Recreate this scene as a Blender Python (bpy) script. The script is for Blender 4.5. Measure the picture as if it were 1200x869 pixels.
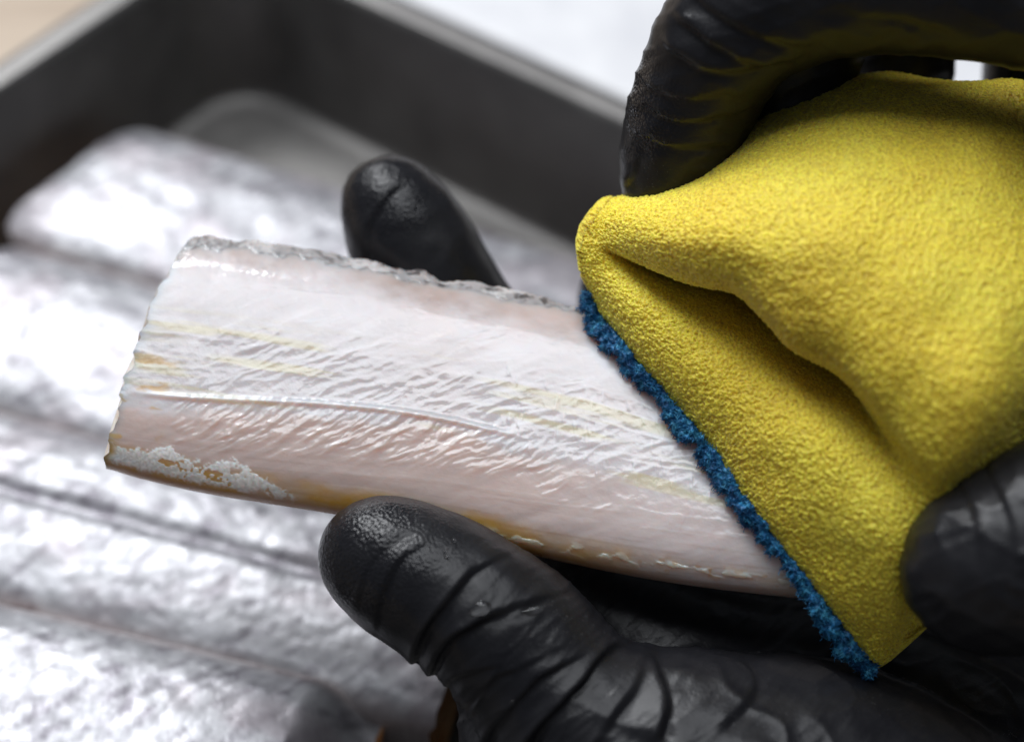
import bpy, math, random
import numpy as np

for o in list(bpy.data.objects):
    bpy.data.objects.remove(o)
random.seed(7)
RNG = np.random.default_rng(7)
CM = 0.01
SC = bpy.context.scene

# ------------------------------------------------------------------ camera
PITCH = math.radians(48)
DIST = 36.0                      # cm from lens to the tray floor on the optical axis
cR = np.array([1.0, 0, 0])
cU = np.array([0, math.sin(PITCH), math.cos(PITCH)])
cF = np.array([0, math.cos(PITCH), -math.sin(PITCH)])
cC = -cF * DIST
cam_data = bpy.data.cameras.new('camera')
cam_data.sensor_width = 36
cam_data.lens = 60
cam_data.clip_start = 0.01
cam_data.clip_end = 50
cam_data.dof.use_dof = True
cam_data.dof.focus_distance = 25.4 * CM
cam_data.dof.aperture_fstop = 7.0
cam_data.dof.aperture_blades = 7
cam = bpy.data.objects.new('camera', cam_data)
cam.location = tuple(cC * CM)
cam.rotation_euler = (math.pi / 2 - PITCH, 0, 0)
SC.collection.objects.link(cam)
SC.camera = cam

# ------------------------------------------------------------------ light
world = bpy.data.worlds.new('World')
SC.world = world
world.use_nodes = True
world.node_tree.nodes['Background'].inputs[0].default_value = (0.80, 0.87, 1.0, 1)
world.node_tree.nodes['Background'].inputs[1].default_value = 0.125

def area(name, loc, target, sx, sy, power, color):
    l = bpy.data.lights.new(name, 'AREA')
    l.shape = 'RECTANGLE'; l.size = sx; l.size_y = sy; l.energy = power; l.color = color
    o = bpy.data.objects.new(name, l)
    SC.collection.objects.link(o)
    p = np.array(loc); t = np.array(target)
    from mathutils import Vector
    o.location = tuple(p)
    o.rotation_euler = Vector(tuple(t - p)).to_track_quat('-Z', 'Y').to_euler()
    return o
# the window: far side, to the left and high up
area('window_light', (-0.55, 0.80, 1.10), (0, 0, 0.05), 0.75, 0.6, 19.0, (0.95, 0.97, 1.0))
# pale ceiling above the worktop
area('ceiling_light', (0.0, 0.20, 1.70), (0, 0, 0.05), 1.3, 1.0, 18.0, (0.93, 0.96, 1.0))

SC.view_settings.view_transform = 'Standard'
SC.view_settings.look = 'None'
SC.view_settings.exposure = 0.1
SC.view_settings.gamma = 1
SC.cycles.max_bounces = 7

# ------------------------------------------------------------------ helpers
def P(px, py, d):
    """point (cm) seen at photo pixel px,py at distance d along the optical axis"""
    px = np.asarray(px, float); py = np.asarray(py, float); d = np.asarray(d, float)
    return cC + d[..., None] * (cF + ((px - 600) / 2000)[..., None] * cR + ((434.5 - py) / 2000)[..., None] * cU)

def pix(p):
    q = p - cC
    d = q @ cF
    return 600 + 2000 * (q @ cR) / d, 434.5 - 2000 * (q @ cU) / d, d

def sm(a, b, x):
    t = np.clip((x - a) / (b - a), 0, 1)
    return t * t * (3 - 2 * t)

def _h(ix, iy, iz, seed):
    n = (ix.astype(np.int64) * 374761393 + iy.astype(np.int64) * 668265263 + iz.astype(np.int64) * 2147483647 + seed * 974711) & 0xFFFFFFFF
    n = ((n ^ (n >> 13)) * 1274126177) & 0xFFFFFFFF
    n = ((n ^ (n >> 16)) * 2246822519) & 0xFFFFFFFF
    return ((n ^ (n >> 15)) & 0xFFFFFF) / float(0xFFFFFF)

def noise2(x, y, seed=0):
    x, y = np.broadcast_arrays(np.asarray(x, float), np.asarray(y, float))
    ix = np.floor(x); iy = np.floor(y); fx = x - ix; fy = y - iy
    fx = fx * fx * (3 - 2 * fx); fy = fy * fy * (3 - 2 * fy)
    z = np.zeros_like(ix)
    a = _h(ix, iy, z, seed); b = _h(ix + 1, iy, z, seed); c = _h(ix, iy + 1, z, seed); d = _h(ix + 1, iy + 1, z, seed)
    return (a + (b - a) * fx) * (1 - fy) + (c + (d - c) * fx) * fy

def fbm2(x, y, seed=0, o=4):
    r = 0; a = 0.5; t = 0
    for k in range(o):
        r = r + a * noise2(x * 2 ** k + 17.3 * k, y * 2 ** k + 9.1 * k, seed + k); t += a; a *= 0.5
    return r / t

def noise3(p, seed=0):
    i = np.floor(p); f = p - i; f = f * f * (3 - 2 * f)
    r = 0
    for dx in (0, 1):
        wx = f[:, 0] if dx else 1 - f[:, 0]
        for dy in (0, 1):
            wy = f[:, 1] if dy else 1 - f[:, 1]
            for dz in (0, 1):
                wz = f[:, 2] if dz else 1 - f[:, 2]
                r = r + wx * wy * wz * _h(i[:, 0] + dx, i[:, 1] + dy, i[:, 2] + dz, seed)
    return r

def cr(ctrl, t, closed=False):
    """Catmull-Rom through ctrl (n,k) at parameters t in [0,n-1] (or [0,n] closed)"""
    ctrl = np.asarray(ctrl, float); n = len(ctrl)
    t = np.asarray(t, float)
    i = np.floor(t).astype(int)
    if not closed:
        i = np.clip(i, 0, n - 2)
    f = (t - i)[:, None]
    def g(j):
        if closed: return ctrl[j % n]
        lo = j < 0; hi = j > n - 1
        r = ctrl[np.clip(j, 0, n - 1)].copy()
        r[lo] = 2 * ctrl[0] - ctrl[1]; r[hi] = 2 * ctrl[-1] - ctrl[-2]
        return r
    p0, p1, p2, p3 = g(i - 1), g(i), g(i + 1), g(i + 2)
    return 0.5 * (2 * p1 + (p2 - p0) * f + (2 * p0 - 5 * p1 + 4 * p2 - p3) * f ** 2 + (3 * p1 - p0 - 3 * p2 + p3) * f ** 3)

def mesh_np(name, v, quads=None, tris=None, mat=None, parent=None, col=None, attrs=None, smooth=True, fix=False):
    """v in cm"""
    me = bpy.data.meshes.new(name)
    v = np.asarray(v, np.float64) * CM
    nq = 0 if quads is None else len(quads); nt = 0 if tris is None else len(tris)
    me.vertices.add(len(v)); me.vertices.foreach_set('co', v.astype(np.float32).ravel())
    me.loops.add(nq * 4 + nt * 3); me.polygons.add(nq + nt)
    li = []
    if nq: li.append(np.asarray(quads, np.int32).ravel())
    if nt: li.append(np.asarray(tris, np.int32).ravel())
    me.loops.foreach_set('vertex_index', np.concatenate(li))
    st = np.concatenate([np.arange(nq) * 4, nq * 4 + np.arange(nt) * 3]).astype(np.int32)
    me.polygons.foreach_set('loop_start', st)
    me.update(calc_edges=True)
    me.validate()
    if fix:
        import bmesh
        bm = bmesh.new(); bm.from_mesh(me); bmesh.ops.recalc_face_normals(bm, faces=bm.faces); bm.to_mesh(me); bm.free()
    me.polygons.foreach_set('use_smooth', np.full(len(me.polygons), smooth))
    if col is not None:
        ca = me.color_attributes.new('tint', 'FLOAT_COLOR', 'POINT')
        c4 = np.ones((len(v), 4), np.float32); c4[:, :3] = col
        ca.data.foreach_set('color', c4.ravel())
    for k, a in (attrs or {}).items():
        at = me.attributes.new(k, 'FLOAT', 'POINT'); at.data.foreach_set('value', np.asarray(a, np.float32))
    if mat: me.materials.append(mat)
    o = bpy.data.objects.new(name, me)
    SC.collection.objects.link(o)
    if parent: o.parent = parent
    return o

def grid_quads(nu, nv, wrap_v=False, off=0):
    a = np.arange(nu - 1)[:, None] * nv
    if wrap_v:
        j = np.arange(nv)[None]; j2 = (j + 1) % nv
    else:
        j = np.arange(nv - 1)[None]; j2 = j + 1
    return np.stack([a + j, a + nv + j, a + nv + j2, a + j2], -1).reshape(-1, 4) + off

def tag(o, label=None, cat=None, group=None, kind=None):
    if label: o['label'] = label
    if cat: o['category'] = cat
    if group: o['group'] = group
    if kind: o['kind'] = kind
    return o

def empty(name, loc_cm=(0, 0, 0)):
    o = bpy.data.objects.new(name, None)
    o.empty_display_size = 0.01
    SC.collection.objects.link(o)
    return o

def normals_of(v, quads):
    n = np.zeros_like(v)
    a, b, c, d = (v[quads[:, k]] for k in range(4))
    fn = np.cross(c - a, d - b)
    for k in range(4):
        for ax in range(3):
            n[:, ax] += np.bincount(quads[:, k], fn[:, ax], len(v))
    return n / np.maximum(np.linalg.norm(n, axis=1), 1e-12)[:, None]

class Mat:
    def __init__(s, name):
        s.m = bpy.data.materials.new(name); s.m.use_nodes = True
        s.t = s.m.node_tree; s.N = s.t.nodes; s.L = s.t.links
        s.b = s.N['Principled BSDF']
    def set(s, **k):
        for a, v in k.items():
            s.b.inputs[a.replace('_', ' ')].default_value = v
        return s
    def node(s, t, **k):
        n = s.N.new(t)
        for a, v in k.items():
            if a in n.inputs: n.inputs[a].default_value = v
            else: setattr(n, a, v)
        return n
    def link(s, a, b): s.L.new(a, b)
    def coords(s):
        return s.node('ShaderNodeTexCoord').outputs['Object']
    def noise(s, scale, detail=4, rough=0.5, vec=None):
        n = s.node('ShaderNodeTexNoise', Scale=scale, Detail=detail, Roughness=rough)
        s.link(vec or s.coords(), n.inputs['Vector'])
        return n.outputs['Fac']
    def ramp(s, fac, stops):
        r = s.node('ShaderNodeValToRGB')
        e = r.color_ramp.elements
        while len(e) < len(stops): e.new(0.5)
        for i, (p, c) in enumerate(stops):
            e[i].position = p
            e[i].color = (*c, 1) if len(c) == 3 else c
        s.link(fac, r.inputs[0])
        return r.outputs['Color']
    def bump(s, fac, strength, dist, prev=None):
        b = s.node('ShaderNodeBump', Strength=strength, Distance=dist)
        s.link(fac, b.inputs['Height'])
        if prev is not None: s.link(prev, b.inputs['Normal'])
        s.link(b.outputs[0], s.b.inputs['Normal'])
        return b.outputs[0]
    def maprange(s, fac, a, b, c, d):
        n = s.node('ShaderNodeMapRange')
        n.inputs[1].default_value = a; n.inputs[2].default_value = b; n.inputs[3].default_value = c; n.inputs[4].default_value = d
        s.link(fac, n.inputs[0])
        return n.outputs[0]
    def attr(s, name):
        return s.node('ShaderNodeAttribute', attribute_name=name).outputs
    def mix(s, fac, a, b, mode='MIX'):
        n = s.node('ShaderNodeMix', data_type='RGBA', blend_type=mode)
        for sock, v in ((n.inputs[0], fac), (n.inputs[6], a), (n.inputs[7], b)):
            if hasattr(v, 'is_linked'): s.link(v, sock)
            elif isinstance(v, (int, float)): sock.default_value = v
            else: sock.default_value = (*v, 1)
        return n.outputs[2]

# ------------------------------------------------------------------ materials
def mat_metal():
    m = Mat('brushed_steel')
    n = m.noise(60, 5, 0.6)
    m.link(m.ramp(n, [(0.3, (0.15, 0.145, 0.138)), (0.7, (0.20, 0.193, 0.185))]), m.b.inputs['Base Color'])
    sme = m.noise(22, 5, 0.65)
    m.link(m.mix(m.maprange(sme, 0.42, 0.68, 0, .55), m.ramp(n, [(0.3, (0.15, 0.145, 0.138)), (0.7, (0.20, 0.193, 0.185))]), (0.09, 0.085, 0.085)), m.b.inputs['Base Color'])
    m.set(Metallic=0.75)
    m.link(m.maprange(n, 0.3, 0.7, 0.42, 0.55), m.b.inputs['Roughness'])
    m.bump(m.noise(900, 2), 0.08, 0.0004)
    return m.m

def mat_table():
    m = Mat('table_wood')
    mp = m.node('ShaderNodeMapping'); m.link(m.coords(), mp.inputs['Vector'])
    mp.inputs['Scale'].default_value = (3, 30, 3); mp.inputs['Rotation'].default_value = (0, 0, 0.6)
    n = m.noise(3, 5, 0.6, mp.outputs[0])
    m.link(m.ramp(n, [(0.25, (0.30, 0.22, 0.15)), (0.75, (0.50, 0.40, 0.30))]), m.b.inputs['Base Color'])
    m.set(Roughness=0.5)
    m.bump(n, 0.1, 0.001)
    return m.m

def mat_board():
    m = Mat('white_plastic')
    n = m.noise(80, 4)
    m.link(m.ramp(n, [(0.3, (0.58, 0.58, 0.60)), (0.7, (0.68, 0.68, 0.69))]), m.b.inputs['Base Color'])
    m.set(Roughness=0.4)
    m.bump(n, 0.1, 0.0005)
    return m.m

def mat_flesh():
    m = Mat('wet_fish_flesh')
    a = m.attr('tint')
    m.link(a['Color'], m.b.inputs['Base Color'])
    m.set(Subsurface_Weight=1.0, Subsurface_Scale=0.005, Coat_Weight=0.6, Coat_Roughness=0.09, IOR=1.42)
    m.b.inputs['Subsurface Radius'].default_value = (1.0, 0.55, 0.4)
    w = m.attr('gloss')
    m.link(m.maprange(w['Fac'], 0, 1, 0.45, 0.2), m.b.inputs['Roughness'])
    m.link(m.maprange(w['Fac'], 0, 1, 0.15, 1.0), m.b.inputs['Coat Weight'])
    b1 = m.bump(m.noise(700, 3), 0.25, 0.0003)
    m.link(b1, m.b.inputs['Coat Normal'])
    return m.m

def mat_cut(pale=False):
    m = Mat('raw_cut_flesh')
    n = m.noise(250, 5)
    m.link(m.ramp(n, [(0.3, (0.56, 0.47, 0.38)), (0.7, (0.64, 0.60, 0.58))] if pale else [(0.3, (0.50, 0.20, 0.06)), (0.6, (0.62, 0.36, 0.18)), (0.8, (0.68, 0.50, 0.36))]), m.b.inputs['Base Color'])
    m.set(Roughness=0.35, Subsurface_Weight=0.2, Subsurface_Scale=0.004)
    m.bump(n, 0.5, 0.001)
    return m.m

def mat_silver():
    m = Mat('silver_fish_skin')
    a = m.attr('tint')
    m.link(a['Color'], m.b.inputs['Base Color'])
    m.set(Metallic=0.4, Coat_Weight=0.15, Coat_Roughness=0.25)
    n = m.noise(400, 4)
    m.link(m.maprange(n, 0.3, 0.7, 0.30, 0.55), m.b.inputs['Roughness'])
    m.bump(n, 0.3, 0.0004)
    return m.m

def mat_foam():
    m = Mat('yellow_foam')
    c = m.coords()
    n1 = m.noise(45, 4, 0.6, c); n2 = m.noise(2000, 2, 0.6, c)
    base = m.ramp(n1, [(0.3, (0.90, 0.69, 0.045)), (0.55, (0.93, 0.77, 0.06)), (0.75, (0.94, 0.83, 0.08))])
    col = m.mix(m.maprange(n2, 0.38, 0.60, 0, 1), m.mix(1.0, base, (0.72, 0.65, 0.55), 'MULTIPLY'), base)
    damp = m.noise(28, 3, 0.55, c)
    col = m.mix(m.maprange(damp, 0.5, 0.72, 0, .55), col, m.mix(1.0, col, (0.80, 0.70, 0.6), 'MULTIPLY'))
    v = m.node('ShaderNodeTexVoronoi', Scale=1900); m.link(c, v.inputs['Vector'])
    col = m.mix(m.maprange(v.outputs['Distance'], 0.10, 0.38, 0, 1), m.mix(1.0, col, (0.68, 0.58, 0.45), 'MULTIPLY'), col)
    m.link(col, m.b.inputs['Base Color'])
    m.set(Roughness=0.5, Subsurface_Weight=0.5, Subsurface_Scale=0.003, Sheen_Weight=0.15)
    m.b.inputs['Specular IOR Level'].default_value = 0.4
    m.b.inputs['Subsurface Radius'].default_value = (1.0, 0.6, 0.08)
    b1 = m.bump(n2, 0.6, 0.0005)
    m.bump(v.outputs['Distance'], 0.6, 0.0004, b1)
    return m.m

def mat_blue():
    m = Mat('blue_scouring_fibre')
    n = m.noise(700, 4)
    m.link(m.ramp(n, [(0.3, (0.004, 0.06, 0.18)), (0.5, (0.010, 0.14, 0.32)), (0.72, (0.06, 0.32, 0.48))]), m.b.inputs['Base Color'])
    m.set(Roughness=0.5)
    return m.m

def mat_glove():
    m = Mat('black_nitrile')
    c = m.coords()
    w = m.attr('wet')['Fac']
    n = m.noise(120, 4, 0.6, c)
    sp = m.noise(4200, 1, 0.5, c); reg = m.noise(90, 3, 0.6, c)
    dust = m.node('ShaderNodeMath', operation='MULTIPLY'); m.link(m.maprange(sp, 0.70, 0.76, 0, 1), dust.inputs[0]); m.link(m.maprange(reg, 0.45, 0.7, 0, .5), dust.inputs[1])
    gb = m.mix(dust.outputs[0], m.ramp(n, [(0.3, (0.008, 0.008, 0.010)), (0.7, (0.014, 0.014, 0.016))]), (0.22, 0.22, 0.23))
    m.link(gb, m.b.inputs['Base Color'])
    r = m.node('ShaderNodeMath', operation='ADD')
    m.link(m.maprange(w, 0, 1, 0.35, 0.24), r.inputs[0])
    m.link(m.maprange(n, 0.3, 0.7, -0.05, 0.06), r.inputs[1])
    m.link(r.outputs[0], m.b.inputs['Roughness'])
    m.b.inputs['Specular IOR Level'].default_value = 0.25
    fine = m.node('ShaderNodeTexVoronoi', Scale=2200, feature='SMOOTH_F1'); m.link(c, fine.inputs['Vector'])
    bn = m.node('ShaderNodeBump', Distance=0.0005)
    m.link(m.maprange(w, 0, 1, 0.06, 0.32), bn.inputs['Strength'])
    m.link(fine.outputs['Distance'], bn.inputs['Height'])
    m.bump(m.noise(260, 3, 0.5, c), 0.12, 0.0006, bn.outputs[0])
    return m.m

def mat_water():
    m = Mat('clear_water')
    m.set(Roughness=0.02, IOR=1.33, Transmission_Weight=1.0)
    m.b.inputs['Base Color'].default_value = (1, 1, 1, 1)
    return m.m

M_metal, M_table, M_board, M_flesh, M_cut, M_silver, M_foam, M_blue, M_glove, M_water = (
    f() for f in (mat_metal, mat_table, mat_board, mat_flesh, mat_cut, mat_silver, mat_foam, mat_blue, mat_glove, mat_water))

M_cut_pale = mat_cut(True)
# ------------------------------------------------------------------ table
tb = mesh_np('table_top', [(-150, -150, -0.45), (150, -150, -0.45), (150, 150, -0.45), (-150, 150, -0.45)], quads=np.array([[0, 1, 2, 3]]), mat=M_table)
tag(tb, kind='structure')

# ------------------------------------------------------------------ tray
A = math.radians(-36.3)
E1 = np.array([math.cos(A), math.sin(A)]); E2 = np.array([-E1[1], E1[0]])
TC = np.array([-6.75, 9.75])                     # far-left corner of the tray floor
TL, TW, TR = 30.0, 23.0, 1.6
def tray_loop(off, rad, z, n=10):
    """rounded rectangle outline, offset outwards by off"""
    pts = []
    for (cx, cy, a0) in ((TL - TR, -TR, 0), (TR, -TR, 90), (TR, -TW + TR, 180), (TL - TR, -TW + TR, 270)):
        for k in range(n + 1):
            a = math.radians(a0 + 90 * k / n)
            r = rad + off
            q = TC + E1 * (cx + r * math.cos(a)) + E2 * (cy + r * math.sin(a))
            pts.append((q[0], q[1], z))
    return pts
def sweep(profile, name, mat, parent):
    L = [np.array(tray_loop(o, TR, z)) for o, z in profile]
    n = len(L[0])
    v = np.concatenate(L)
    q = grid_quads(len(L), n, wrap_v=True)
    return mesh_np(name, v, quads=q, mat=mat, parent=parent)
tray = empty('metal_tray')
tag(tray, 'grey metal tray with raised walls under the silver fish pieces', 'tray')
base_loop = np.array(tray_loop(-0.5, TR, 0.0)); nb = len(base_loop)
cen = base_loop.mean(0)
mesh_np('base', np.vstack([base_loop, cen]), tris=np.array([[k, (k + 1) % nb, nb] for k in range(nb)]), mat=M_metal, parent=tray, smooth=False)
wall_prof = [(-0.5, 0.0), (-0.22, 0.02), (-0.08, 0.09), (0.0, 0.24), (0.28, 3.55), (0.33, 3.72), (0.42, 3.80)]
sweep(wall_prof, 'wall', M_metal, tray)
sweep([(0.42, 3.80), (0.70, 3.84), (0.95, 3.82), (1.05, 3.74), (1.06, 3.62), (0.98, 3.55), (0.80, 3.56), (0.45, 3.58), (0.36, 3.5), (0.10, 0.2), (-0.2, -0.3), (-0.5, -0.4)], 'rim', M_metal, tray)

# white board beyond the far wall
def slab(name, corner, e1, e2, l, w, z0, z1, mat, r=0.25):
    prof = [(0, z0), (0, z1 - r)] + [(-r + r * math.cos(a), z1 - r + r * math.sin(a)) for a in np.linspace(0, math.pi / 2, 6)][1:]
    L = []
    for off, z in prof:
        lp = []
        for cx, cy, a0 in ((l - 1, -1, 0), (1, -1, 90), (1, -w + 1, 180), (l - 1, -w + 1, 270)):
            for k in range(7):
                a = math.radians(a0 + 15 * k); q = corner + e1 * (cx + (1 + off) * math.cos(a)) + e2 * (cy + (1 + off) * math.sin(a))
                lp.append((q[0], q[1], z))
        L.append(lp)
    n = len(L[0]); v = np.concatenate([np.array(x) for x in L] + [np.array(L[-1]).mean(0)[None]])
    return mesh_np(name, v, quads=grid_quads(len(L), n, wrap_v=True), tris=np.array([[(len(L) - 1) * n + k, (len(L) - 1) * n + (k + 1) % n, len(L) * n] for k in range(n)]), mat=mat, fix=True)
bd = slab('white_board', TC + E1 * -8 + E2 * 24.0, E1, E2, 52, 20, -0.44, 1.0, M_board)
tag(bd, 'blurred white flat board lying beyond the far wall of the tray', 'board')

# ------------------------------------------------------------------ fish pieces lying in the tray
def tray_fish(start, ang, length, hw, thick, label, seed, lateral=True, tilt=0.0, skew=(0, 0), z0=0.0, round_end=0.0, taper=0.0):  # cm
    root = empty('fish_piece')
    a = math.radians(ang)
    ex = np.array([math.cos(a), math.sin(a), 0]); ey = np.array([-ex[1], ex[0], 0])
    nu, nw = 220, 150
    u = np.linspace(0, 1, nu)[:, None]; w = np.linspace(0, 2 * np.pi, nw, endpoint=False)[None]
    cy = np.cos(w); sz = np.sin(w)
    y = hw * np.sign(cy) * np.abs(cy) ** 0.85
    z = thick * np.sign(sz) * np.abs(sz) ** 0.46
    rnd = round_end * (1 - np.sqrt(np.clip(1 - np.abs(y / hw) ** 6, 0, 1)))
    x = u * length + rnd * (1 - u) + skew[0] * (1 - u) * (y / hw) + skew[1] * u * (y / hw) + 0.12 * (noise2(w * 5, u * 0 + 1, seed) - .5) * ((u < .001) | (u > .999))
    S = x + 0 * w; T = y + 0 * u
    top = sm(-0.1, 0.4, sz) + 0 * u
    lat = np.exp(-((T - 0.15 + 0.1 * (noise2(S * .7, T * 0, seed + 3) - .5)) / 0.16) ** 2) if lateral else 0 * S
    n1 = fbm2(S * 1.2, T * 2.2, seed + 5); n2 = fbm2(S * 3 + T * 1.2, T * 7 - S * 1.5, seed + 9)
    br = fbm2(S * 1.2 + T * 2.0, S * 5.5 - T * 4.5, seed + 13)
    fine = 1 - np.abs(2 * fbm2(S * 1.5 + T * 2, S * 9 - T * 8, seed + 15, 3) - 1)
    Z = z + 0 * u + top * (0.06 * (n1 - .5) + 0.03 * (n2 - .5) + 0.02 * (fine - .7) - 0.12 * lat)
    Z = Z * (1 - taper * sm(.90, 1.0, u)) - thick * taper * sm(.90, 1.0, u) * .4
    Z += thick + z0 + tilt * T
    org = np.array([start[0], start[1], 0])
    v = org + x[..., None] * ex + T[..., None] * ey + Z[..., None] * np.array([0, 0, 1.0])
    base = np.array([0.35, 0.35, 0.368])
    dark = np.array([0.13, 0.12, 0.14]); warm = np.array([0.42, 0.33, 0.30])
    k = np.clip(sm(0.50, 0.74, n1) * 0.45 + sm(0.52, 0.72, br) * 0.65 + lat * 0.55, 0, 1)[..., None]
    col = base * (0.85 + 0.35 * n2[..., None]) * (1 - k) + dark * k
    band = fbm2(S * .35, T * 2.6, seed + 41); col = col * ((0.72 + 0.5 * band) * (.70 + .40 * fine))[..., None]
    mauve = sm(.5, .72, fbm2(S * .8, T * 1.1, seed + 45))[..., None] * .6; col = col * (1 - mauve) + np.array([.30, .27, .29]) * mauve
    e = (sm(0.80, 1.0, np.abs(T) / hw) * (0.4 + 0.6 * n1))[..., None]
    col = col * (1 - e * 0.7) + warm * e * 0.7
    mesh_np('skin', v.reshape(-1, 3), quads=grid_quads(nu, nw, wrap_v=True), mat=M_silver, parent=root, col=col.reshape(-1, 3))
    for end in (0, -1):
        ring = v[end]; c = ring.mean(0); sgn = -1 if end == 0 else 1
        rings = [c + (ring - c) * f + ex * sgn * (0.07 * (1 - f) + 0.05 * (fbm2(np.cos(w[0]) * 2 * f + 3, np.sin(w[0]) * 2 * f, seed) - .5) * (f < .98))[:, None] for f in (1, .85, .65, .4, .2)]
        vv = np.concatenate(rings + [c[None] + ex * sgn * 0.07])
        n = nw
        mesh_np('cut_face', vv, quads=grid_quads(5, n, wrap_v=True), tris=np.array([[4 * n + k, 4 * n + (k + 1) % n, 5 * n] for k in range(n)]), mat=M_cut, parent=root, fix=True)
    tag(root, label, 'fish', 'silver fish pieces lying in the tray')
    return root
tray_fish((-9.75, 4.3), -23.5, 14.5, 2.25, 0.95, 'silver skinned fish piece farthest back in the tray, nearest its dark corner', 11, lateral=False, skew=(0.5, 0), round_end=0.8)
tray_fish((-11.6, 0.35), -21, 14.5, 2.2, 0.95, 'silver skinned fish piece lying second from the back, left of the held piece', 23, lateral=False, skew=(0.3, 0), round_end=0.5)
tray_fish((-13.6, -3.45), -17.5, 13.5, 2.08, 1.0, 'silver skinned fish piece with a dark lateral line, its cut end beside the gloved thumb', 37, lateral=True)
tray_fish((-14.0, -7.95), -15.0, 11.7, 2.1, 1.1, 'silver skinned fish piece nearest the lower left corner of the picture', 51, lateral=False, z0=.25, taper=.75)

# ------------------------------------------------------------------ the held fish piece
FT = np.array([(215, 277), (300, 283), (420, 304), (540, 330), (670, 358), (800, 400), (920, 450), (1040, 505)], float)
FB = np.array([(117, 549), (235, 577), (370, 599), (500, 622), (640, 654), (770, 680), (900, 697), (1010, 706)], float)
def fish_base_depth(py):
    return 26.5 + (470 - py) / 75 * 0.33
HT = 0.68
_fu, _fv = np.meshgrid(np.linspace(0, 1, 200), np.linspace(0, 1, 120), indexing='ij')
_fT = cr(FT, _fu[:, 0] * 7)[:, None]; _fB = cr(FB, _fu[:, 0] * 7)[:, None]
_fX = _fT[..., 0] * (1 - _fv) + _fB[..., 0] * _fv; _fY = _fT[..., 1] * (1 - _fv) + _fB[..., 1] * _fv
def fish_front(px, py):
    dd = np.hypot(_fX - px, _fY - py); i = np.unravel_index(dd.argmin(), dd.shape)
    if dd[i] > 60: return None
    v = np.clip(_fv[i], .06, .94)
    return float(fish_base_depth(_fY[i]) - HT * (1 - abs(2 * v - 1) ** 3.4) ** (1 / 1.9) - 0.25 * sm(0.35, 1.0, _fu[i]) - 0.07)
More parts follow.
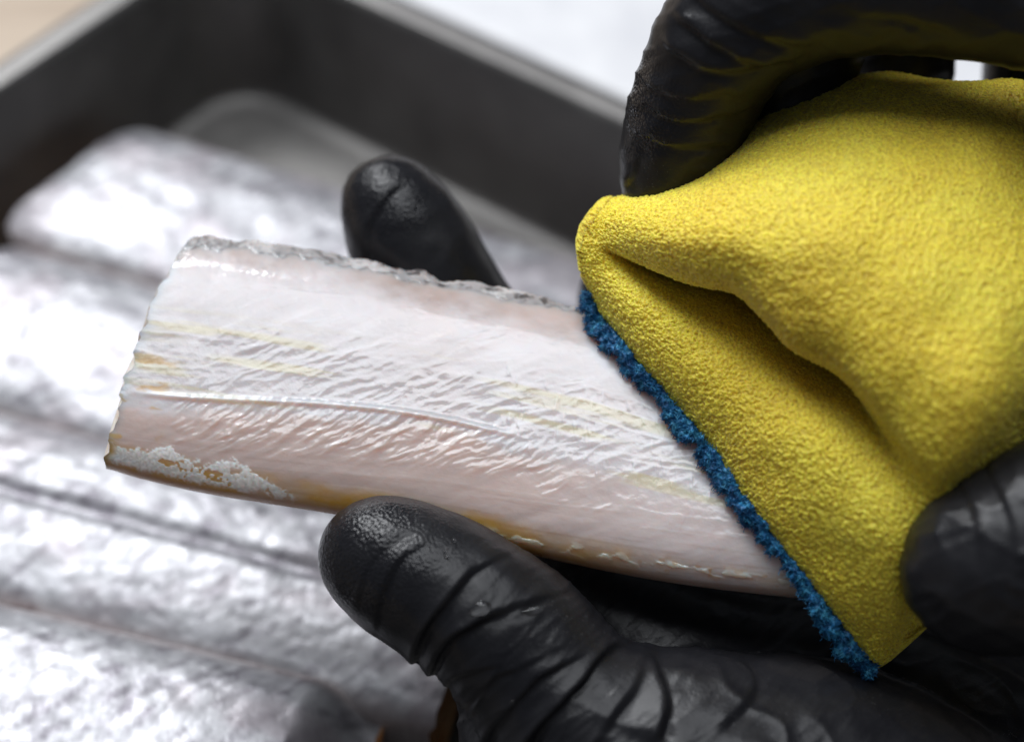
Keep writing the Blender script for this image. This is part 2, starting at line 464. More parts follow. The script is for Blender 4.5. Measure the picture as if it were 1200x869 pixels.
def build_fish():
    nu, nf, nbk = 900, 340, 60
    u = np.linspace(0, 1, nu)
    T = cr(FT, u * 7); B = cr(FB, u * 7)
    # loop angle: front half dense
    vf = np.linspace(0, 1, nf)
    v_front = 0.5 - 0.5 * np.cos(np.pi * vf)
    v_front = 0.45 * v_front + 0.55 * vf
    vb = np.linspace(1, 0, nbk + 2)[1:-1]; v_back = 0.5 - 0.5 * np.cos(np.pi * vb)
    v = np.concatenate([v_front, v_back])
    bul = np.concatenate([-np.ones(nf), np.ones(nbk)]) * (1 - np.abs(2 * v - 1) ** 3.4) ** (1 / 1.9)
    U = u[:, None] + 0 * v[None]; V = v[None] + 0 * u[:, None]
    X = T[:, None, 0] * (1 - V) + B[:, None, 0] * V
    Y = T[:, None, 1] * (1 - V) + B[:, None, 1] * V
    S = U * 12.4; t = V * 4.2
    # ragged cut end and slightly uneven long edges
    X = X + (1 - sm(0, 0.06, U)) * ((fbm2(V * 9, 0 * V, 3) - .5) * 26 + (noise2(V * 41, 0 * V, 4) - .5) * 4 + (fbm2(V * 23, 0 * V, 6) - .5) * 8 - 10 * np.sin(V * np.pi))
    Y = Y + (1 - sm(0, 0.05, V)) * (fbm2(S * 3, 0 * S, 8) - .5) * 13
    front = (np.arange(len(v)) < nf)[None] * 1.0
    # ---- relief
    wrp = fbm2(S * 0.9, t * 1.3, 21) ; wrp2 = fbm2(S * 2.3, t * 3.0, 22); wrp3 = fbm2(S * 6, t * 8, 25, 3)
    ridge_v = 0.665 - 0.115 * sm(0.3, 6.5, S) - 0.03 * np.sin(S * 0.5)
    rv = (V - ridge_v) * 4.2
    below = sm(-0.02, 0.25, rv); above = 1 - below
    # slanting wrinkles (muscle bands under the stripped skin)
    ph_b = (S * 4.2 + rv * (5.5 - 1.2 * rv) + (wrp - .5) * 5 + (wrp2 - .5) * 1.6)
    ph_a = (S * 1.6 + t * 5.6 + (wrp - .5) * 6.5 + (wrp2 - .5) * 2.2)
    h = np.zeros_like(S)
    zone_b = below * (1 - sm(0.62, 1.05, rv)) * sm(0.8, 2.2, S) * (1 - sm(6.4, 8.2, S))
    zone_a = above * sm(0.15, 0.26, V) * (1 - sm(6.5, 9.5, S) * .75) * (0.25 + 0.75 * sm(0.8, 3.0, S))
    su = S[:, 0]; tv = t[0, :nf]
    def stroke(s0, t0, ang, L, w, amp, curve):
        ext = L * 1.7 + .05
        i0, i1 = np.searchsorted(su, [s0 - ext, s0 + ext]); ey = ext * abs(math.sin(ang)) + 5 * w + abs(curve) * ext * ext
        j0, j1 = np.searchsorted(tv, [t0 - ey, t0 + ey])
        if i1 <= i0 or j1 <= j0: return
        ds = S[i0:i1, j0:j1] - s0; dt = t[i0:i1, j0:j1] - t0
        al = ds * math.cos(ang) - dt * math.sin(ang); ac = ds * math.sin(ang) + dt * math.cos(ang) - curve * al * al
        ac = ac + (wrp2[i0:i1, j0:j1] - .5) * .10 + (wrp3[i0:i1, j0:j1] - .5) * .02
        x = ac / w
        h[i0:i1, j0:j1] += amp * np.exp(-(al / L) ** 4) * np.where(x < 0, np.exp(-(x / 0.75) ** 2), np.exp(-(x / 1.8) ** 2))
    rg = np.random.default_rng(5)
    for k in range(900):                                   # below the lateral ridge: slanting folds
        s0 = rg.uniform(0.9, 8.0); rr = rg.uniform(0.03, 0.95)
        v0 = 0.665 - 0.115 * float(sm(0.3, 6.5, s0)) - 0.03 * math.sin(s0 * .5) + rr / 4.2
        fade = float(sm(0.9, 2.0, s0) * (1 - sm(5.8, 8, s0)) * (1 - sm(.55, .95, rr)))
        if rg.random() > fade: continue
        a0 = math.radians(rg.normal(44, 6) - 22 * rr + 6)
        stroke(s0, v0 * 4.2, a0, rg.uniform(.08, .26), rg.uniform(.018, .034), rg.uniform(.0015, .0075), rg.uniform(-.25, .05))
    for k in range(650):                                   # above it: longer, flatter ones
        s0 = rg.uniform(0.6, 9.2); v0 = rg.uniform(.2, .62)
        dens = float(sm(.8, 2.6, s0) * (.35 + .65 * sm(.28, .45, v0)) * (1 - .7 * sm(6.5, 9, s0)))
        if rg.random() > dens: continue
        a0 = math.radians(rg.normal(30, 7))
        stroke(s0, v0 * 4.2, a0, rg.uniform(.10, .42), rg.uniform(.02, .042), rg.uniform(.001, .0052), rg.uniform(-.15, .15))
    for k in range(70):                                   # near the sponge: short upright folds
        s0 = rg.uniform(6.2, 9.6); v0 = rg.uniform(.3, .62)
        stroke(s0, v0 * 4.2, math.radians(rg.normal(92, 10)), rg.uniform(.05, .16), rg.uniform(.015, .03), rg.uniform(.002, .006), rg.uniform(-.3, .3))
    for k in range(80):                                   # long fibres running with the fish
        s0 = rg.uniform(0.2, 11); v0 = rg.uniform(.17, .84)
        stroke(s0, v0 * 4.2, math.radians(rg.normal(2, 3)), rg.uniform(.5, 1.5), rg.uniform(.02, .05), rg.uniform(.001, .004), rg.uniform(-.01, .01))
    h += 0.042 * np.exp(-(rv / 0.045) ** 2) * sm(0.1, .8, S) * (1 - sm(5.3, 7.0, S)) * (0.9 + .2 * wrp3)   # lateral ridge
    h += 0.03 * (wrp - .5) + 0.012 * (wrp2 - .5) + 0.004 * (wrp3 - .5)
    # step at the upper muscle edge
    ev = 0.095 + 0.05 * (fbm2(S * 1.3, 0 * S, 41) - .5) + 0.03 * sm(3, 8, S)
    h += 0.03 * sm(-0.03, 0.03, V - ev)
    # flakes of membrane left on the belly
    fl_n = fbm2(S * 5.5, t * 6.5, 51, 5) * .75 + .25 * noise2(S * 26, t * 30, 52)
    top_line = 0.898 - 0.05 * np.exp(-((S - 1.05) / 0.25) ** 2) - 0.03 * np.exp(-((S - 2.2) / .5) ** 2)
    top_line = top_line + 0.06 * sm(2.2, 3.5, S)
    flake = sm(top_line - 0.008, top_line + 0.008, V + 0.075 * (fl_n - .5)) * (1 - sm(0.955, 0.975, V + .04 * (fl_n - .5))) * sm(0.02, 0.2, S) * (1 - sm(3.0, 3.3, S + 1.5 * (fl_n - .5)))
    holes = sm(0.60, 0.66, (fbm2(S * 3.6 + 7, t * 6.5, 57, 4) * .8 + .2 * noise2(S * 22, t * 25, 53))) * sm(0.87, .9, V)
    flake = flake * (1 - holes)
    bump_r = sm(0.48, 0.66, fbm2(S * 4.5, t * 9, 61, 3)) * np.exp(-((V - (0.955 - .03 * sm(5, 11, S))) / 0.02) ** 2) * sm(4.2, 5.2, S)
    h += (0.006 + 0.009 * noise2(S * 30, t * 34, 54)) * flake + 0.02 * bump_r * (0.5 + wrp3)
    # skin left on the top edge
    sk_line = 0.030 + 0.026 * (fbm2(S * 2.2, 0 * S, 71) - .5) + 0.02 * (noise2(S * 7, 0 * S, 72) - .5) + 0.012 * (1 - sm(0, 3, S))
    skin = 1 - sm(-0.006, 0.006, V - sk_line)
    h += skin * (0.02 + 0.03 * (fbm2(S * 7, t * 16, 73) - .5))
    h = h * front
    D = fish_base_depth(Y) + HT * bul[None] * (1 + 0 * U) - h
    # slight natural sag towards the right end
    D = D - 0.25 * sm(0.35, 1.0, U)
    pts = P(X, Y, D)
    # ---- colour
    n_a = fbm2(S * 1.6, t * 4, 81); n_b = fbm2(S * 5, t * 9, 82)
    white = np.array([0.61, 0.57, 0.575]); pink = np.array([0.60, 0.48, 0.44]); brown = np.array([0.36, 0.26, 0.22])
    yel = np.array([0.60, 0.33, 0.03]); cream = np.array([0.64, 0.58, 0.36]); grey = np.array([0.30, 0.29, 0.29]); dk = np.array([0.06, 0.055, 0.055])
    def mx(a, b, k): k = np.clip(k, 0, 1)[..., None]; return a * (1 - k) + b * k
    col = mx(white, pink, sm(0.02, 0.35, rv + (n_a - .5) * .5) * (1 - .55 * sm(6, 9, S)))
    col = mx(col, brown, (1 - sm(-0.06, 0.05, V - ev + (n_b - .5) * .06)) * (0.65 + .6 * (n_a - .5)))
    col = mx(col, cream, sm(0.50, 0.72, fbm2(S * 0.45, t * 6.5, 91)) * sm(.28, .34, V) * (1 - sm(.6, .7, V)) * .6)
    col = mx(col, yel * 0.9 + .05, sm(.6, .7, fbm2(S * 2 + 9, t * 5, 93)) * (1 - sm(.5, 1.0, S)) * sm(.45, .55, V) * .7)
    pink2 = sm(.45, .7, fbm2(S * .6 + 5, t * .9, 95)) * .35
    col = mx(col, pink, pink2 * above * sm(3, 7, S))
    dg = fbm2(S * 1.2 + t * .8, S * 4.5 + t * 7.5, 111)
    col = col * (1 + .22 * (dg - .5) * sm(.15, .25, V))[..., None]
    vein = np.exp(-((fbm2(S * .9, t * 1.4, 113) - .5) / .012) ** 2) * sm(.62, .72, V) * sm(.55, .75, fbm2(S * .5, t, 115))
    col = mx(col, np.array([.42, .22, .19]), vein * .15)
    # long fibres low on the flank
    fib = fbm2(S * .7, t * 20 + S * 1.2, 97)
    col = mx(col, brown * 1.15, sm(.68, .92, V) * sm(.45, .65, fib) * .35)
    belly = sm(0.86, 0.93, V + 0.05 * (n_a - .5)) * (.55 + .6 * sm(.4, .6, fbm2(S * 1.1, t * 2, 121))) * (1 - .75 * sm(6.5, 9.5, S)) 
    col = mx(col, yel, belly * (.65 + .5 * (n_b - .3)) * .9)
    col = mx(col, np.array([.40, .17, .06]), sm(0.965, 0.99, V) * .7 * (1 - .5 * sm(5, 9, S)))
    col = mx(col, np.array([0.80, 0.78, 0.75]) * (.8 + .3 * noise2(S * 30, t * 34, 54))[..., None], flake * .95)
    col = mx(col, np.array([0.66, 0.60, 0.50]), bump_r * .8)
    spk = sm(.70, .74, noise2(S * 9, t * 12, 99)) * np.exp(-((V - .93) / .03) ** 2) * sm(8, 9, S)
    col = mx(col, np.array([.55, .25, .05]), spk * .5)
    mott = fbm2(S * 9, t * 22, 101)
    scol = mx(grey, dk, sm(.50, .68, mott) * (.45 + .55 * sm(1.5, 5, S)))
    scol = mx(scol, np.array([.60, .58, .57]), sm(.5, .62, fbm2(S * 4 + 3, t * 10, 103)) * .6)
    col = mx(col, scol, skin * .95)
    col = mx(col, np.array([.55, .50, .48]), (1 - front) * np.ones_like(U) * .8)
    gloss = np.clip(0.55 + 0.9 * (n_a - .45) + .3 * zone_a + .3 * zone_b - flake * .8 - skin * .2 - .35 * (1 - sm(.0, .14, V)), 0, 1)
    root = empty('fish_piece')
    tag(root, 'skinned pale pink fish piece held in the gloved hand, half under the sponge', 'fish')
    NV = len(v)
    allv = pts.reshape(-1, 3); Q = grid_quads(nu, NV, wrap_v=True)
    # split off the strip of silver skin along the top edge
    qv = V.reshape(-1)[Q].mean(1); isf = front.repeat(nu, 0).reshape(-1)[Q].mean(1)
    is_skin = (skin.reshape(-1)[Q].mean(1) > 0.5) | ((qv < 0.03) & (isf < 0.9))
    for nm, sel in (('flesh', ~is_skin), ('skin_strip', is_skin)):
        q = Q[sel]; ids, inv = np.unique(q, return_inverse=True)
        mesh_np(nm, allv[ids], quads=inv.reshape(-1, 4), mat=M_flesh, parent=root, col=col.reshape(-1, 3)[ids], attrs={'gloss': gloss.reshape(-1)[ids]})
    for end in (0, -1):
        ring = pts[end]; c = ring.mean(0); n = NV
        ax = (pts[1, NV // 3] - pts[40, NV // 3]); ax = ax / np.linalg.norm(ax) * (1 if end == 0 else -1)
        rings = [c + (ring - c) * f + ax * 0.06 * (1 - f) for f in (1, .8, .5, .2)]
        mesh_np('cut_face', np.concatenate(rings + [c[None] + ax * .06]), quads=grid_quads(4, n, wrap_v=True), tris=np.array([[3 * n + k, 3 * n + (k + 1) % n, 4 * n] for k in range(n)]), mat=M_cut_pale, parent=root, fix=True)
build_fish()

# ------------------------------------------------------------------ sponge
# each station: blue/yellow edge, wall, wall, crease, crease bottom, lip, bulge ... horizon, back, underside
ST = [
 [(690,342,26.6),(684,322,26.45),(680,298,26.35),(683,280,26.3),(686,272,26.3),(690,266,26.25),(697,256,26.25),(704,246,26.35),(711,238,26.5),(717,233,26.75),(722,236,27.0),(724,262,27.4),(714,318,27.4),(697,342,26.9)],
 [(706,370,26.3),(702,340,26.0),(704,318,25.9),(710,303,25.86),(713,296,25.84),(715,289,25.80),(718,276,25.7),(718,256,25.75),(722,240,26.0),(728,229,26.4),(740,235,26.9),(760,260,27.6),(740,335,27.5),(710,366,26.7)],
 [(745,422,25.95),(752,388,25.6),(766,358,25.4),(792,337,25.7),(800,330,26.05),(798,326,25.4),(786,290,24.95),(780,252,25.1),(788,226,25.6),(812,206,26.4),(840,210,27.2),(860,240,27.8),(810,340,27.6),(755,412,26.5)],
 [(790,472,25.65),(812,430,25.2),(838,388,25.05),(866,352,25.45),(880,338,25.95),(874,338,25.1),(862,300,24.5),(864,252,24.4),(880,196,24.85),(905,135,26.2),(930,115,27.2),(960,190,27.9),(890,380,27.4),(805,458,26.2)],
 [(832,522,25.4),(868,474,24.85),(900,430,24.7),(926,392,25.2),(946,380,25.7),(930,396,24.75),(934,350,24.15),(960,270,23.9),(985,180,24.5),(1010,96,26.1),(1030,100,27.1),(1060,190,27.9),(970,420,27.2),(850,508,26.0)],
 [(868,574,25.25),(912,528,24.6),(948,488,24.4),(972,456,24.78),(986,442,24.95),(986,438,24.6),(988,414,23.85),(1030,320,23.6),(1075,205,24.3),(1105,104,26.0),(1125,112,27.1),(1150,230,27.9),(1030,480,27.1),(888,560,25.8)],
 [(906,624,25.1),(954,584,24.45),(990,548,24.2),(1016,520,24.35),(1028,506,24.45),(1034,496,24.22),(1042,474,23.6),(1090,390,23.35),(1160,250,24.1),(1205,112,25.9),(1230,125,27.0),(1240,280,27.8),(1090,540,27.0),(926,610,25.7)],
 [(966,704,25.0),(1010,670,24.4),(1046,634,24.1),(1068,604,24.1),(1078,592,24.12),(1088,578,23.95),(1104,550,23.55),(1160,470,23.2),(1250,330,24.0),(1310,170,25.8),(1330,185,26.8),(1330,360,27.5),(1160,620,26.8),(986,690,25.6)],
 [(1010,762,24.95),(1036,738,24.5),(1056,712,24.3),(1080,682,24.3),(1096,662,24.4),(1106,650,24.35),(1136,600,24.2),(1206,530,24.0),(1320,420,24.2),(1390,280,25.7),(1405,300,26.6),(1390,450,27.2),(1180,640,26.5),(1032,748,25.5)],
 [(1030,778,25.1),(1041,768,25.0),(1051,757,24.95),(1062,744,25.0),(1070,736,25.05),(1078,728,25.05),(1110,700,25.0),(1190,625,24.9),(1300,520,25.0),(1360,420,25.7),(1370,430,26.2),(1340,500,26.4),(1150,640,26.0),(1040,764,25.4)],
]
def build_sponge():
    C = np.array(ST, float)                       # (ns, nt, 3)
    for k, g in ((1, .1), (2, .8), (3, 1.7), (4, 1.7), (5, .6), (6, .15)):
        C[k, 2, 2] += .18 * g; C[k, 3, 2] += .45 * g; C[k, 4, 2] += .85 * g; C[k, 4, 1] -= 12 * g; C[k, 4, 0] += 5 * g
        C[k, 5, 0] -= 5 * g; C[k, 5, 1] += 5 * g; C[k, 5, 2] -= .20 * g; C[k, 6, 2] -= .25 * g; C[k, 7, 2] -= .10 * g
    for k in range(len(C)):                       # rest each station on the fish
        x, y, d = C[k, 0]
        fd = fish_front(x - 12, y + 8)
        if fd is not None:
            C[k, :, 2] += (fd - 0.17) - d
    ns, nt, _ = C.shape
    s = np.linspace(0, ns - 1, 460)
    td = []
    dens = [38, 38, 38, 22, 18, 40, 46, 56, 50, 20, 14, 16, 16, 12]
    for k, n in enumerate(dens):
        td.append(k + np.arange(n) / n)
    t = np.concatenate(td)
    tmp = np.stack([cr(C[:, j], s) for j in range(nt)], 1)      # (Ns, nt, 3)
    Ns, Nt = len(s), len(t)
    pts = np.zeros((Ns, Nt, 3))
    for i in range(Ns):
        pts[i] = cr(tmp[i], t, closed=True)
    W = P(pts[..., 0], pts[..., 1], pts[..., 2])
    # rounded ends
    v = W.reshape(-1, 3)
    Q = grid_quads(Ns, Nt, wrap_v=True)
    nr = normals_of(v, Q)
    if np.mean(np.einsum('ij,ij->i', nr[(np.arange(len(v)) % Nt > 250) & (np.arange(len(v)) % Nt < 300)], np.tile(-cF, (1, 1)).repeat(((np.arange(len(v)) % Nt > 250) & (np.arange(len(v)) % Nt < 300)).sum(), 0))) < 0:
        nr = -nr; Q = Q[:, ::-1]
    d = 0.06 * (noise3(v * 1.7, 3) - .5) + 0.012 * (noise3(v * 5.5, 5) - .5)
    cell = noise3(v * 24, 7)
    fine = noise3(v * 47, 9)
    d += 0.020 * (cell - .5) + 0.052 * (fine - .5)
    v = v + nr * d[:, None]
    caps = []; extra = []
    for end in (0, Ns - 1):
        ring = v[end * Nt:(end + 1) * Nt]; c = ring.mean(0); ax = (v[end * Nt:(end + 1) * Nt] - v[(5 if end == 0 else Ns - 6) * Nt:][:Nt]).mean(0); ax /= np.linalg.norm(ax)
        base = len(v) + sum(len(e) for e in extra)
        rr = [c + (ring - c) * f + ax * 0.30 * math.sqrt(1 - f * f) + 0.05 * (noise3((c + (ring - c) * f) * 22, 4)[:, None] - .5) for f in (.97, .88, .7, .4)]
        extra.append(np.concatenate(rr + [c[None] + ax * .30]))
        idx = [np.arange(Nt) + end * Nt] + [base + k * Nt + np.arange(Nt) for k in range(4)]
        for k in range(4):
            a, b = idx[k], idx[k + 1]
            q = np.stack([a, b, np.roll(b, -1), np.roll(a, -1)], 1)
            caps.append(('q', q))
        b = idx[4]
        caps.append(('t', np.stack([b, np.full(Nt, base + 4 * Nt), np.roll(b, -1)], 1)))
    v = np.concatenate([v] + extra)
    Qs = np.concatenate([Q] + [q for k, q in caps if k == 'q'])
    Ts = np.concatenate([q for k, q in caps if k == 't'])
    root = empty('kitchen_sponge')
    tag(root, 'folded yellow foam sponge with a blue scouring layer rubbing the fish', 'sponge')
    mesh_np('foam', v, quads=Qs, tris=Ts, mat=M_foam, parent=root)
    # ---- scouring pad: lies between foam and fish
    e0 = tmp[:, 0]; e1 = tmp[:, 13]; e2 = tmp[:, 12]
    def off(k, dx, dy, dd): q = k.copy(); q[:, 0] += dx; q[:, 1] += dy; q[:, 2] += dd; return q
    tang = np.gradient(e0[:, :2], axis=0); tang /= np.linalg.norm(tang, axis=1)[:, None]
    nrm = np.stack([-tang[:, 1], tang[:, 0]], 1)        # points lower-left
    if nrm[200, 0] > 0: nrm = -nrm
    def shift(k, a, dd): q = k.copy(); q[:, :2] += nrm * a; q[:, 2] += dd; return q
    wv = (fbm2(s * 4, 0 * s, 5)[:, None] - .5)
    th = 6 + 24 * (fbm2(s * 4.5, 0 * s, 12) - .05)
    th = th * sm(-0.2, 0.8, s)
    def shiftv(k, a, dd): q = k.copy(); q[:, :2] += nrm * a[:, None]; q[:, 2] += dd; return q
    prof = [shift(e0, -3, 0.03), shiftv(e0, th * .35, -0.06), shiftv(e0, th * .8, -0.04), shiftv(e0, th, 0.06), shiftv(e0, th * .9, 0.20), shift(e1, 2, 0.3), off(e2, 0, 0, 0.30), off(e2, 0, 0, 0.02), shift(e1, -4, 0.05)]
    PP = np.stack(prof, 1)
    tt = np.linspace(0, 9, 90, endpoint=False)
    pp = np.stack([cr(PP[i], tt, closed=True) for i in range(Ns)])
    Wp = P(pp[..., 0], pp[..., 1], pp[..., 2])
    pv = Wp.reshape(-1, 3); pq = grid_quads(Ns, 90, wrap_v=True)
    pn = normals_of(pv, pq)
    cvec = pv - Wp.mean(1).repeat(90, 0)
    if np.mean(np.einsum('ij,ij->i', pn, cvec)) < 0: pn = -pn
    pv2 = pv + pn * (0.08 * (noise3(pv * 5, 22) - .5) + 0.09 * (noise3(pv * 9, 2) - .5) + 0.09 * (noise3(pv * 22, 3) - .5) + .05 * (noise3(pv * 45, 31) - .5))[:, None]
    pad = mesh_np('scouring_pad', pv2, quads=pq, mat=M_blue, parent=root)
    # loose fibres standing out of the pad's edge
    sel = np.where((np.arange(len(pv)) % 90 < 52))[0]
    pick = RNG.choice(sel, 9000)
    org = pv2[pick]
    nrm3 = pn[pick]
    rnd = RNG.normal(size=(len(pick), 3)); d1 = nrm3 * 0.35 + rnd * 0.6; d1 /= np.linalg.norm(d1, axis=1)[:, None]
    rnd2 = RNG.normal(size=(len(pick), 3)); d2 = d1 * .6 + rnd2 * .8; d2 /= np.linalg.norm(d2, axis=1)[:, None]
    L = RNG.uniform(0.015, 0.06, len(pick))[:, None]
    p0 = org - d1 * 0.02; p1 = org + d1 * L; p2 = p1 + d2 * L * .9
    rad = RNG.uniform(0.0045, 0.009, len(pick))[:, None]
    vs = []
    for p, f in ((p0, 1), (p1, .9), (p2, .6)):
        a = np.cross(d1, np.array([.3, .5, .8])); a /= np.linalg.norm(a, axis=1)[:, None]; b = np.cross(d1, a)
        for k in range(3):
            g = 2 * math.pi * k / 3
            vs.append(p + (a * math.cos(g) + b * math.sin(g)) * rad * f)
    vs = np.stack(vs, 1)                                  # (n, 9, 3)
    n = len(pick); bi = np.arange(n)[:, None] * 9
    q = []
    for r in range(2):
        for k in range(3):
            q.append(np.concatenate([bi + r * 3 + k, bi + r * 3 + (k + 1) % 3, bi + r * 3 + 3 + (k + 1) % 3, bi + r * 3 + 3 + k], 1))
    fb = mesh_np('pad_fibre', vs.reshape(-1, 3), quads=np.concatenate(q), mat=M_blue, parent=root)
    fb['kind'] = 'stuff'
build_sponge()

# ------------------------------------------------------------------ gloved hands
def sdf_chain(p, segs, k=0.35):
    """smooth union of round cones; segs: list of (a, b, ra, rb)"""
    acc = np.full(len(p), 1e3)
    for a, b, ra, rb in segs:
        ba = b - a; l2 = ba @ ba
        h = np.clip(((p - a) @ ba) / l2, 0, 1)
        d = np.linalg.norm(p - a - h[:, None] * ba, axis=1) - (ra + (rb - ra) * h)
        hh = np.clip(0.5 + 0.5 * (acc - d) / k, 0, 1)
        acc = acc * (1 - hh) + d * hh - k * hh * (1 - hh)
    return acc

def build_hand(name, chains, label, voxel, wrinkles, wet_pts, amp=1.0, kk=0.3, extra=None):
    segs = []; verts = []; quads = []; tris = []; base = 0
    for ch in chains:
        ch = np.array(ch, float)
        n = len(ch); t = np.linspace(0, n - 1, (n - 1) * 4 + 1)
        c = cr(ch, t)
        w = P(c[:, 0], c[:, 1], c[:, 2]); r = c[:, 3]
        for i in range(len(w) - 1):
            segs.append((w[i], w[i + 1], r[i], r[i + 1]))
        # rough hull: a string of overlapping spheres, unioned by the remesher
        for i in range(len(w)):
            ph, th = np.meshgrid(np.linspace(0, np.pi, 13)[1:-1], np.linspace(0, 2 * np.pi, 20, endpoint=False), indexing='ij')
            sp = np.stack([np.sin(ph) * np.cos(th), np.sin(ph) * np.sin(th), np.cos(ph)], -1).reshape(-1, 3) * (r[i] * 1.03) + w[i]
            sp = np.vstack([sp, w[i] + [0, 0, r[i]], w[i] - [0, 0, r[i]]])
            quads.append(grid_quads(11, 20, wrap_v=True, off=base))
            k = np.arange(20); k2 = (k + 1) % 20
            tris.append(np.stack([k + base, k2 + base, np.full(20, base + 220)], 1)); tris.append(np.stack([k2 + base + 200, k + base + 200, np.full(20, base + 221)], 1))
            verts.append(sp); base += len(sp)
    hull = mesh_np('hull_tmp', np.concatenate(verts), quads=np.concatenate(quads), tris=np.concatenate(tris))
    md = hull.modifiers.new('r', 'REMESH'); md.mode = 'VOXEL'; md.voxel_size = voxel * CM
    dg = bpy.context.evaluated_depsgraph_get()
    ev = hull.evaluated_get(dg); me = ev.to_mesh()
    nv = len(me.vertices); v = np.empty(nv * 3, np.float32); me.vertices.foreach_get('co', v); v = v.reshape(-1, 3).astype(float) / CM
    li = np.empty(len(me.loops), np.int32); me.loops.foreach_get('vertex_index', li); Q = li.reshape(-1, 4)
    ev.to_mesh_clear()
    hm = hull.data; bpy.data.objects.remove(hull); bpy.data.meshes.remove(hm)
    # settle the vertices on the smooth blended surface
    eps = 0.01
    for it in range(3):
        f = sdf_chain(v, segs, kk)
        n = normals_of(v, Q)
        v = v - n * np.clip(f, -0.15, 0.15)[:, None]
        if it < 2:
            s = np.zeros_like(v); cnt = np.zeros(nv)
            for k in range(4):
                a, b = Q[:, k], Q[:, (k + 1) % 4]
                for ax in range(3):
                    s[:, ax] += np.bincount(a, v[b, ax], nv) + np.bincount(b, v[a, ax], nv)
                cnt += np.bincount(a, minlength=nv) + np.bincount(b, minlength=nv)
            v = 0.4 * v + 0.6 * s / cnt[:, None]
    n = normals_of(v, Q)
    if (n @ -cF)[np.argmax(v @ -cF)] < 0: n = -n
    X, Y, Dp = pix(v)
    facing = sm(-0.7, -0.25, n @ -cF)
    disp = amp * (0.05 * (noise3(v * 1.4, 3) - .5) + 0.022 * (noise3(v * 4.0, 4) - .5))
    for (pl, a, w, rg) in wrinkles:
        pl = np.array(pl, float)
        t = np.linspace(0, len(pl) - 1, (len(pl) - 1) * 6 + 1); c = cr(pl, t)
        bd = np.full(nv, 1e9); sg = np.zeros(nv); pr = np.zeros(nv)
        for i in range(len(c) - 1):
            a0, b0 = c[i], c[i + 1]; ab = b0 - a0; L = np.linalg.norm(ab)
            rx, ry = X - a0[0], Y - a0[1]
            h = np.clip((rx * ab[0] + ry * ab[1]) / L ** 2, 0, 1)
            dx, dy = rx - h * ab[0], ry - h * ab[1]
            d = np.hypot(dx, dy); m = d < bd
            bd[m] = d[m]; sg[m] = np.sign(ab[0] * ry - ab[1] * rx)[m]; pr[m] = ((i + h) / (len(c) - 1))[m]
        x = bd * sg
        env = sm(-.02, 0.10, pr) * (1 - sm(0.55, 1, pr)) * facing
        x = x + 12.0 * (noise3(v * 1.1, 12) - .5) + 4.0 * (noise3(v * 3, 14) - .5)
        env = env * (.45 + 1.0 * noise3(v * 1.6, 15 + int(w)))
        prof = -np.tanh(x / (0.6 * w)) * np.exp(-(np.abs(x) / (3.6 * w)) ** 1.3) * np.where(x > 0, 1.0, rg) - 0.35 * np.exp(-(x / (0.7 * w)) ** 2)
        disp += a * env * prof
    if extra is not None: disp += extra(v, n, X, Y, facing)
    v = v + n * disp[:, None]
    wet = np.zeros(nv)
    for (wx, wy, wd, wr) in wet_pts:
        q = P(wx, wy, wd)
        wet = np.maximum(wet, 1 - sm(wr * .45, wr, np.linalg.norm(v - q, axis=1) + 0.5 * (noise3(v * 2.5, 9) - .5)))
    o = mesh_np(name, v, quads=Q, mat=M_glove, attrs={'wet': wet})
    # slide the origin to the wrist is not needed: the hand is one continuous mesh
    tag(o, label, 'hand')
    return v

left_chains = [
 # thumb and thenar
 [(437,648,25.15,.75),(478,669,25.1,.90),(540,702,25.0,.98),(612,760,24.95,1.05),(682,845,25.0,1.2),(820,912,25.2,1.80),(960,962,25.6,2.25),(1120,1040,26.0,2.4),(1250,1090,26.3,2.4)],
 [(622,830,25.4,1.0),(660,880,25.4,1.3),(770,980,25.6,2.0),(1000,1060,26,2.3)],
 # index
 [(454,234,28.5,.70),(480,282,28.55,.90),(535,372,28.7,.93),(640,510,29.0,1.0),(760,625,28.9,1.08),(880,735,28.5,1.25),(1000,850,27.8,1.6),(1200,1000,27,2.1)],
 # middle
 [(726,348,29.6,.72),(770,400,29.6,.9),(850,500,30.0,.98),(940,640,30.2,1.05),(1010,770,29.4,1.25),(1090,880,28.4,1.7),(1250,1020,27.2,2.2)],
 # ring
 [(850,400,30.2,.68),(890,450,30.2,.84),(960,540,30.6,.92),(1040,670,30.8,1.0),(1100,800,29.8,1.2),(1170,910,28.8,1.7),(1300,1040,27.4,2.2)],
 # little
 [(980,480,30.2,.60),(1015,525,30.3,.74),(1070,600,30.6,.8),(1130,710,30.8,.9),(1190,830,30.0,1.1),(1250,930,29.0,1.7),(1360,1060,27.6,2.2)],
 # web between thumb and index, palm
 [(640,672,27.6,.62),(700,712,27.4,.8),(780,765,27.2,1.05),(900,815,27.3,1.3),(1060,890,27.2,1.9)],
 [(930,800,27.6,1.3),(1060,890,27.2,1.9),(1200,1000,26.8,2.3)],
]
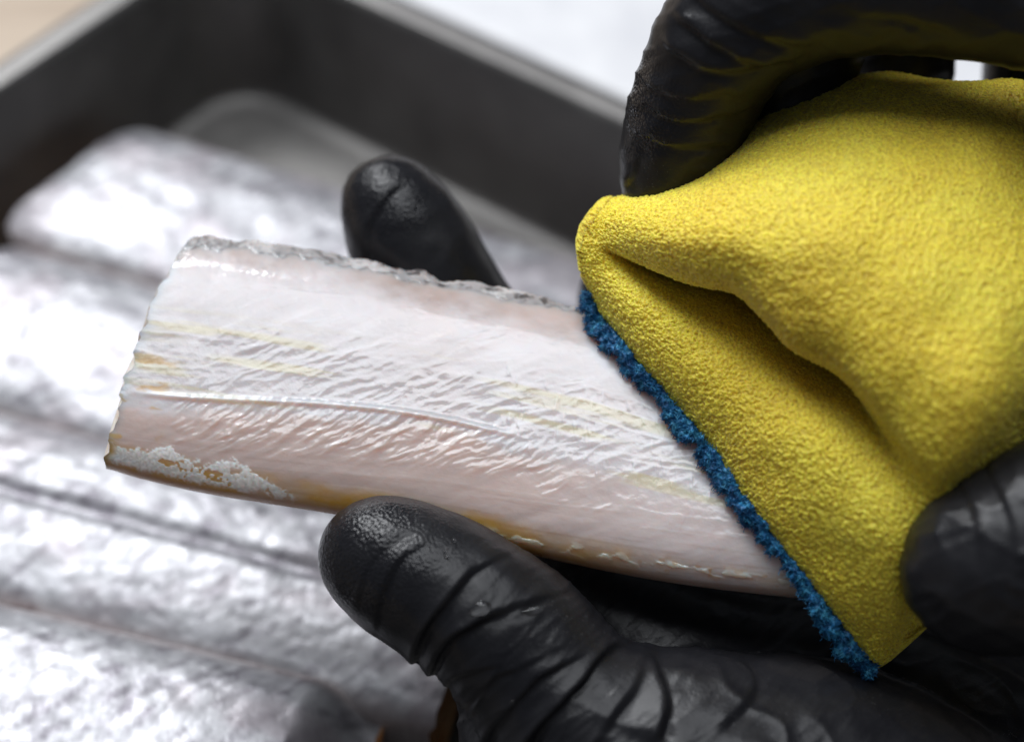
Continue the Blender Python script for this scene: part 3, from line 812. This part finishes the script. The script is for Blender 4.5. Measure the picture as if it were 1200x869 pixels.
W_left = [
 ([(415,715),(432,665),(470,628),(505,614)], .022, 3, .6),
 ([(440,742),(452,690),(480,650),(525,626)], .05, 4, .6),
 ([(480,788),(505,735),(535,695),(570,660),(630,638)], .075, 4, .6),
 ([(500,808),(520,765),(552,735),(596,712),(640,697),(700,690)], .09, 4.5, .6),
 ([(503,835),(530,800),(560,785),(605,768)], .04, 3, .7),
 ([(512,858),(545,830),(580,790),(625,770),(670,742)], .025, 3, .7),
 ([(560,885),(590,835),(622,800),(660,775),(702,756)], .07, 4, .7),
 ([(600,895),(640,840),(680,800),(705,768),(750,748)], .11, 5, .9),
 ([(690,885),(720,840),(752,800),(768,750)], .06, 6, .7),
 ([(770,875),(785,820),(778,785),(762,745)], .12, 7, .7),
 ([(845,860),(882,805),(862,772),(800,768)], .05, 6, .7),
 ([(398,215),(428,205),(470,192),(500,190)], .02, 4, .6),
 ([(425,330),(432,270),(462,225),(492,205)], .05, 5, .5),
]
def left_extra(v, n, X, Y, facing):
    # fine crumpling of the thin glove across the thumb and over its ball
    ax = X * .80 + Y * .60; cx = -X * .60 + Y * .80
    wq = 18 * (noise3(v * .9, 33) - .5)
    r1 = 1 - np.abs(2 * noise2((ax + wq) / 17, cx / 75, 41) - 1)
    r2 = 1 - np.abs(2 * noise2((ax - wq) / 9 + cx / 40, cx / 48, 43) - 1)
    zone = sm(470, 540, X) * sm(600, 660, Y)
    big = sm(640, 760, X) * sm(745, 800, Y)
    low = sm(-20, 60, cx - (-.60 * 520 + .80 * 710))
    return facing * (zone * (0.030 * r1 ** 4 * (.25 + .9 * low) + 0.012 * r2 ** 5) + big * 0.04 * (1 - np.abs(2 * noise2((X + 2 * wq) / 60, (Y - X * .4) / 38, 47) - 1)) ** 3)
LV = build_hand('gloved_hand', left_chains, 'hand in a black glove gripping the fish piece from below, thumb in front', 0.042, W_left,
           [(440, 640, 24.6, 1.5), (454, 225, 28.0, 1.2)], extra=left_extra)

right_chains = [
 [(782,230,26.45,.60),(797,170,26.1,.76),(822,100,25.6,.84),(866,28,24.9,.91),(985,-20,24.4,.94),(1200,-10,24.0,.97),(1400,40,23.6,1.08),(1560,160,23.8,1.7),(1750,280,24.5,2.3)],
 [(922,165,27.0,.62),(930,100,26.7,.80),(945,25,26.3,.90),(1020,-60,26.2,.95),(1200,-80,26.8,1.0),(1430,-20,25.2,1.2),(1600,130,25,1.9),(1750,280,25,2.3)],
 [(1046,140,28.6,.62),(1050,80,28.5,.80),(1058,10,28.3,.84),(1110,-70,28.2,.92),(1250,-60,27.8,.98),(1450,10,27.2,1.15),(1620,150,26.5,1.9)],
 [(1196,150,29.4,.52),(1206,90,29.4,.66),(1225,20,29.3,.72),(1290,-30,29.3,.8),(1380,-10,29.3,.9),(1480,60,29.3,1.1),(1640,180,28.6,1.8)],
 [(1150,668,23.6,1.04),(1200,650,23.5,1.16),(1290,590,23.3,1.15),(1380,490,22.9,1.3),(1490,350,22.6,1.9),(1620,270,23.4,2.3)],
 [(1310,50,23.6,1.1),(1420,190,22.8,1.5),(1520,320,22.8,1.9)],  # web of the hand out of frame, added to shade the thumb and sponge
]
W_right = [
 ([(742,150),(790,172),(850,168),(890,150)], .030, 4, .6),
 ([(748,120),(800,140),(860,132),(895,120)], .035, 4, .6),
 ([(752,98),(815,112),(880,98)], .030, 4, .6),
 ([(768,50),(830,82),(890,78),(930,62)], .055, 5, .7),
 ([(785,15),(840,55),(905,72),(960,52)], .060, 5, .7),
 ([(800,-10),(860,30),(930,48),(990,36)], .040, 5, .7),
 ([(732,225),(744,195),(748,160)], .03, 4, .5),
 ([(985,15),(1060,25),(1150,52)], .035, 5, .6),
 ([(1110,545),(1140,600),(1150,680),(1130,760)], .03, 6, .6),
 ([(1150,530),(1180,600),(1185,690),(1165,765)], .04, 6, .6),
]
def right_extra(v, n, X, Y, facing):
    wq = 16 * (noise3(v * .9, 53) - .5)
    r1 = 1 - np.abs(2 * noise2((Y + .35 * X + wq) / 20, (X - .35 * Y) / 70, 61) - 1)
    r2 = 1 - np.abs(2 * noise2((Y - .5 * X - wq) / 34, (X + .5 * Y) / 60, 63) - 1)
    return facing * (0.022 * r1 ** 4 + 0.022 * r2 ** 4)
build_hand('gloved_hand', right_chains, 'hand in a black glove pinching the yellow sponge from above', 0.057, W_right, [(735, 130, 25.2, 1.0)], amp=.9, extra=right_extra)

# ------------------------------------------------------------------ drops of water on the thumb
def drop(px, py, d, rx, ry, rz, ang, label):
    n, m = 24, 12
    th = np.linspace(0, 2 * np.pi, n, endpoint=False); ph = np.linspace(0, np.pi / 2, m)
    X, Y, Dp = pix(LV); near = np.hypot(X - px, Y - py) < 5
    c = P(px, py, Dp[near].min() + .012)
    out = []
    for p in ph:
        x = np.cos(th) * rx * math.cos(p); y = np.sin(th) * ry * math.cos(p) * (1 + .15 * np.cos(th)); z = rz * math.sin(p)
        ca, sa = math.cos(ang), math.sin(ang)
        out.append(c + (x * ca - y * sa)[:, None] * cR + (x * sa + y * ca)[:, None] * cU + np.full((n, 1), z) * -cF)
    o = mesh_np('water_drop', np.concatenate(out), quads=grid_quads(m, n, wrap_v=True), mat=M_water, fix=True)
    tag(o, label, 'water drop', 'water drops on the glove')
drop(563, 713, 24.05, .16, .11, .09, 0.3, 'large water drop standing on the middle of the black thumb')
drop(622, 716, 24.05, .17, .05, .045, 0.25, 'long thin water drop standing in for a wet highlight on a glove fold near the thumb knuckle')  # drop added in place of an elongated wet highlight on the glove
drop(523, 650, 24.12, .08, .035, .035, 1.9, 'slim upright water drop on the thumb close to the fish belly')
drop(531, 633, 24.12, .035, .03, .025, 0.0, 'tiny round water drop at the upper edge of the thumb')
drop(600, 822, 24.05, .05, .04, .035, 0.9, 'small water drop low on the thumb above the bottom edge')
